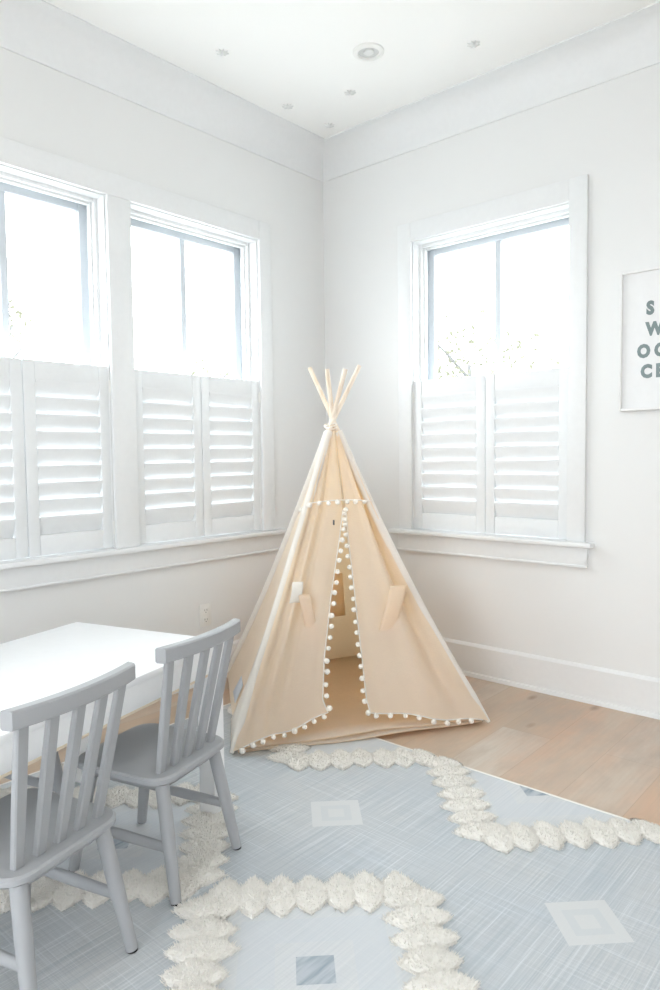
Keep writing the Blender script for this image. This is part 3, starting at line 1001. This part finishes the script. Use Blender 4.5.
# ------------------------------------------------------------------ trees outside
def tree(name_label, x, y, hgt, rad, n, seed):
    rg = np.random.default_rng(seed)
    r = thing('garden_tree', name_label, 'tree', (x, y, -0.42), 0, 'trees outside the windows')
    mb = MB()
    mb.path([(0, 0, 0), (0.05, 0.02, hgt * 0.4), (-0.05, 0.0, hgt * 0.75)], [0.10, 0.07, 0.03], 10)
    for k in range(9):
        a = rg.uniform(0, 6.28); z = hgt * rg.uniform(0.35, 0.7)
        mb.path([(0, 0, z), (math.cos(a) * rad * 0.5, math.sin(a) * rad * 0.5, z + 0.35), (math.cos(a) * rad * 0.9, math.sin(a) * rad * 0.9, z + 0.6)], [0.03, 0.018, 0.006], 6)
    mb.build('trunk', M['bark'], r)
    vs = []; fs = []
    for k in range(n):
        d = rg.normal(0, 1, 3); d /= np.linalg.norm(d)
        c = np.array([0, 0, hgt * 0.72]) + d * rad * rg.uniform(0.35, 1.0) * np.array([1, 1, 0.8])
        t = rg.normal(0, 1, 3); t /= np.linalg.norm(t); u = np.cross(t, rg.normal(0, 1, 3)); u /= np.linalg.norm(u)
        s = rg.uniform(0.035, 0.06)
        o = len(vs)
        vs += [tuple(c - t * s), tuple(c + u * s * 0.45), tuple(c + t * s), tuple(c - u * s * 0.45)]
        fs.append((o, o + 1, o + 2, o + 3))
    MB().add(vs, fs).build('foliage', M['leaf'], r, smooth=False)
tree('pale sunlit tree seen faintly through the right-hand window', -2.0, 5.2, 3.7, 1.2, 800, 3)
tree('pale tree seen faintly through the middle window on the left wall', -5.6, 3.5, 3.4, 0.75, 420, 5)
tree('pale tree seen faintly through the leftmost window, low at its left edge', -6.2, 0.72, 4.55, 0.5, 200, 8)

# ------------------------------------------------------------------ light
w = bpy.data.worlds.new('overcast_sky'); scene.world = w; w.use_nodes = True
bg = w.node_tree.nodes['Background']
wt = w.node_tree
def wn(kind, **k):
    x = wt.nodes.new(kind)
    for a, b in k.items(): setattr(x, a, b)
    return x
# overcast sky, brightest on the side where the sun stands behind the cloud
tc = wn('ShaderNodeTexCoord'); nv = wn('ShaderNodeVectorMath', operation='NORMALIZE'); wt.links.new(tc.outputs['Generated'], nv.inputs[0])
dp = wn('ShaderNodeVectorMath', operation='DOT_PRODUCT'); wt.links.new(nv.outputs[0], dp.inputs[0]); dp.inputs[1].default_value = V((-0.80, 0.12, 0.58)).normalized()
mr = wn('ShaderNodeMapRange', interpolation_type='SMOOTHSTEP'); wt.links.new(dp.outputs['Value'], mr.inputs[0])
mr.inputs[1].default_value = -0.2; mr.inputs[2].default_value = 1.0; mr.inputs[3].default_value = SKY_LOW; mr.inputs[4].default_value = SKY_HIGH
wt.links.new(mr.outputs[0], bg.inputs[1])
bg.inputs[0].default_value = (0.92, 0.96, 1.0, 1); bg.inputs[1].default_value = 9.0

def portal(name, c, size, rot):
    l = bpy.data.lights.new(name, 'AREA'); l.shape = 'RECTANGLE'; l.size, l.size_y = size
    l.cycles.is_portal = True
    o = bpy.data.objects.new(name, l); COL.objects.link(o); o.location = c; o.rotation_euler = rot
    return o
# an area light shines along its local -Z
portal('window_portal', (-T - 0.01, sum(WL1) / 2, 1.53), (1.62, 0.80), (0, R(-90), 0))
portal('window_portal', (-T - 0.01, sum(WL2) / 2, 1.53), (1.62, 0.80), (0, R(-90), 0))
portal('window_portal', (sum(WR) / 2, T + 0.01, 1.52), (0.88, 1.62), (R(-90), 0, 0))
portal('window_portal', (XR + T + 0.01, -4.3, 1.45), (1.32, 0.62), (0, R(90), 0))  # for the opening added in the right wall
portal('window_portal', (2.4, YF - T - 0.01, 1.4), (2.42, 1.92), (R(90), 0, 0))  # for the fill opening added in the front wall

# ------------------------------------------------------------------ camera
def add_camera():
    yaw, pit, rol = R(41.44017949), R(-3.28664834), R(-0.67808381)
    F_ = V((-math.sin(yaw) * math.cos(pit), math.cos(yaw) * math.cos(pit), math.sin(pit)))
    Rt = F_.cross(V((0, 0, 1))).normalized(); U_ = Rt.cross(F_)
    R2 = Rt * math.cos(rol) + U_ * math.sin(rol); U2 = -Rt * math.sin(rol) + U_ * math.cos(rol)
    cam = bpy.data.cameras.new('camera')
    cam.sensor_fit = 'VERTICAL'; cam.sensor_height = 36.0
    cam.lens = 704.0175 / 990 * 36.0
    cam.clip_start = 0.05
    o = bpy.data.objects.new('camera', cam); COL.objects.link(o)
    m = Matrix(((R2.x, U2.x, -F_.x, 2.86), (R2.y, U2.y, -F_.y, -3.21), (R2.z, U2.z, -F_.z, 1.165), (0, 0, 0, 1)))
    o.matrix_world = m
    scene.camera = o
add_camera()

vs = scene.view_settings
vs.view_transform = 'Standard'; vs.look = 'None'; vs.gamma = 1.0; vs.use_curve_mapping = False
vs.exposure = 0.37
scene.cycles.max_bounces = 16; scene.cycles.diffuse_bounces = 10; scene.cycles.transparent_max_bounces = 16
scene.cycles.use_denoising = True
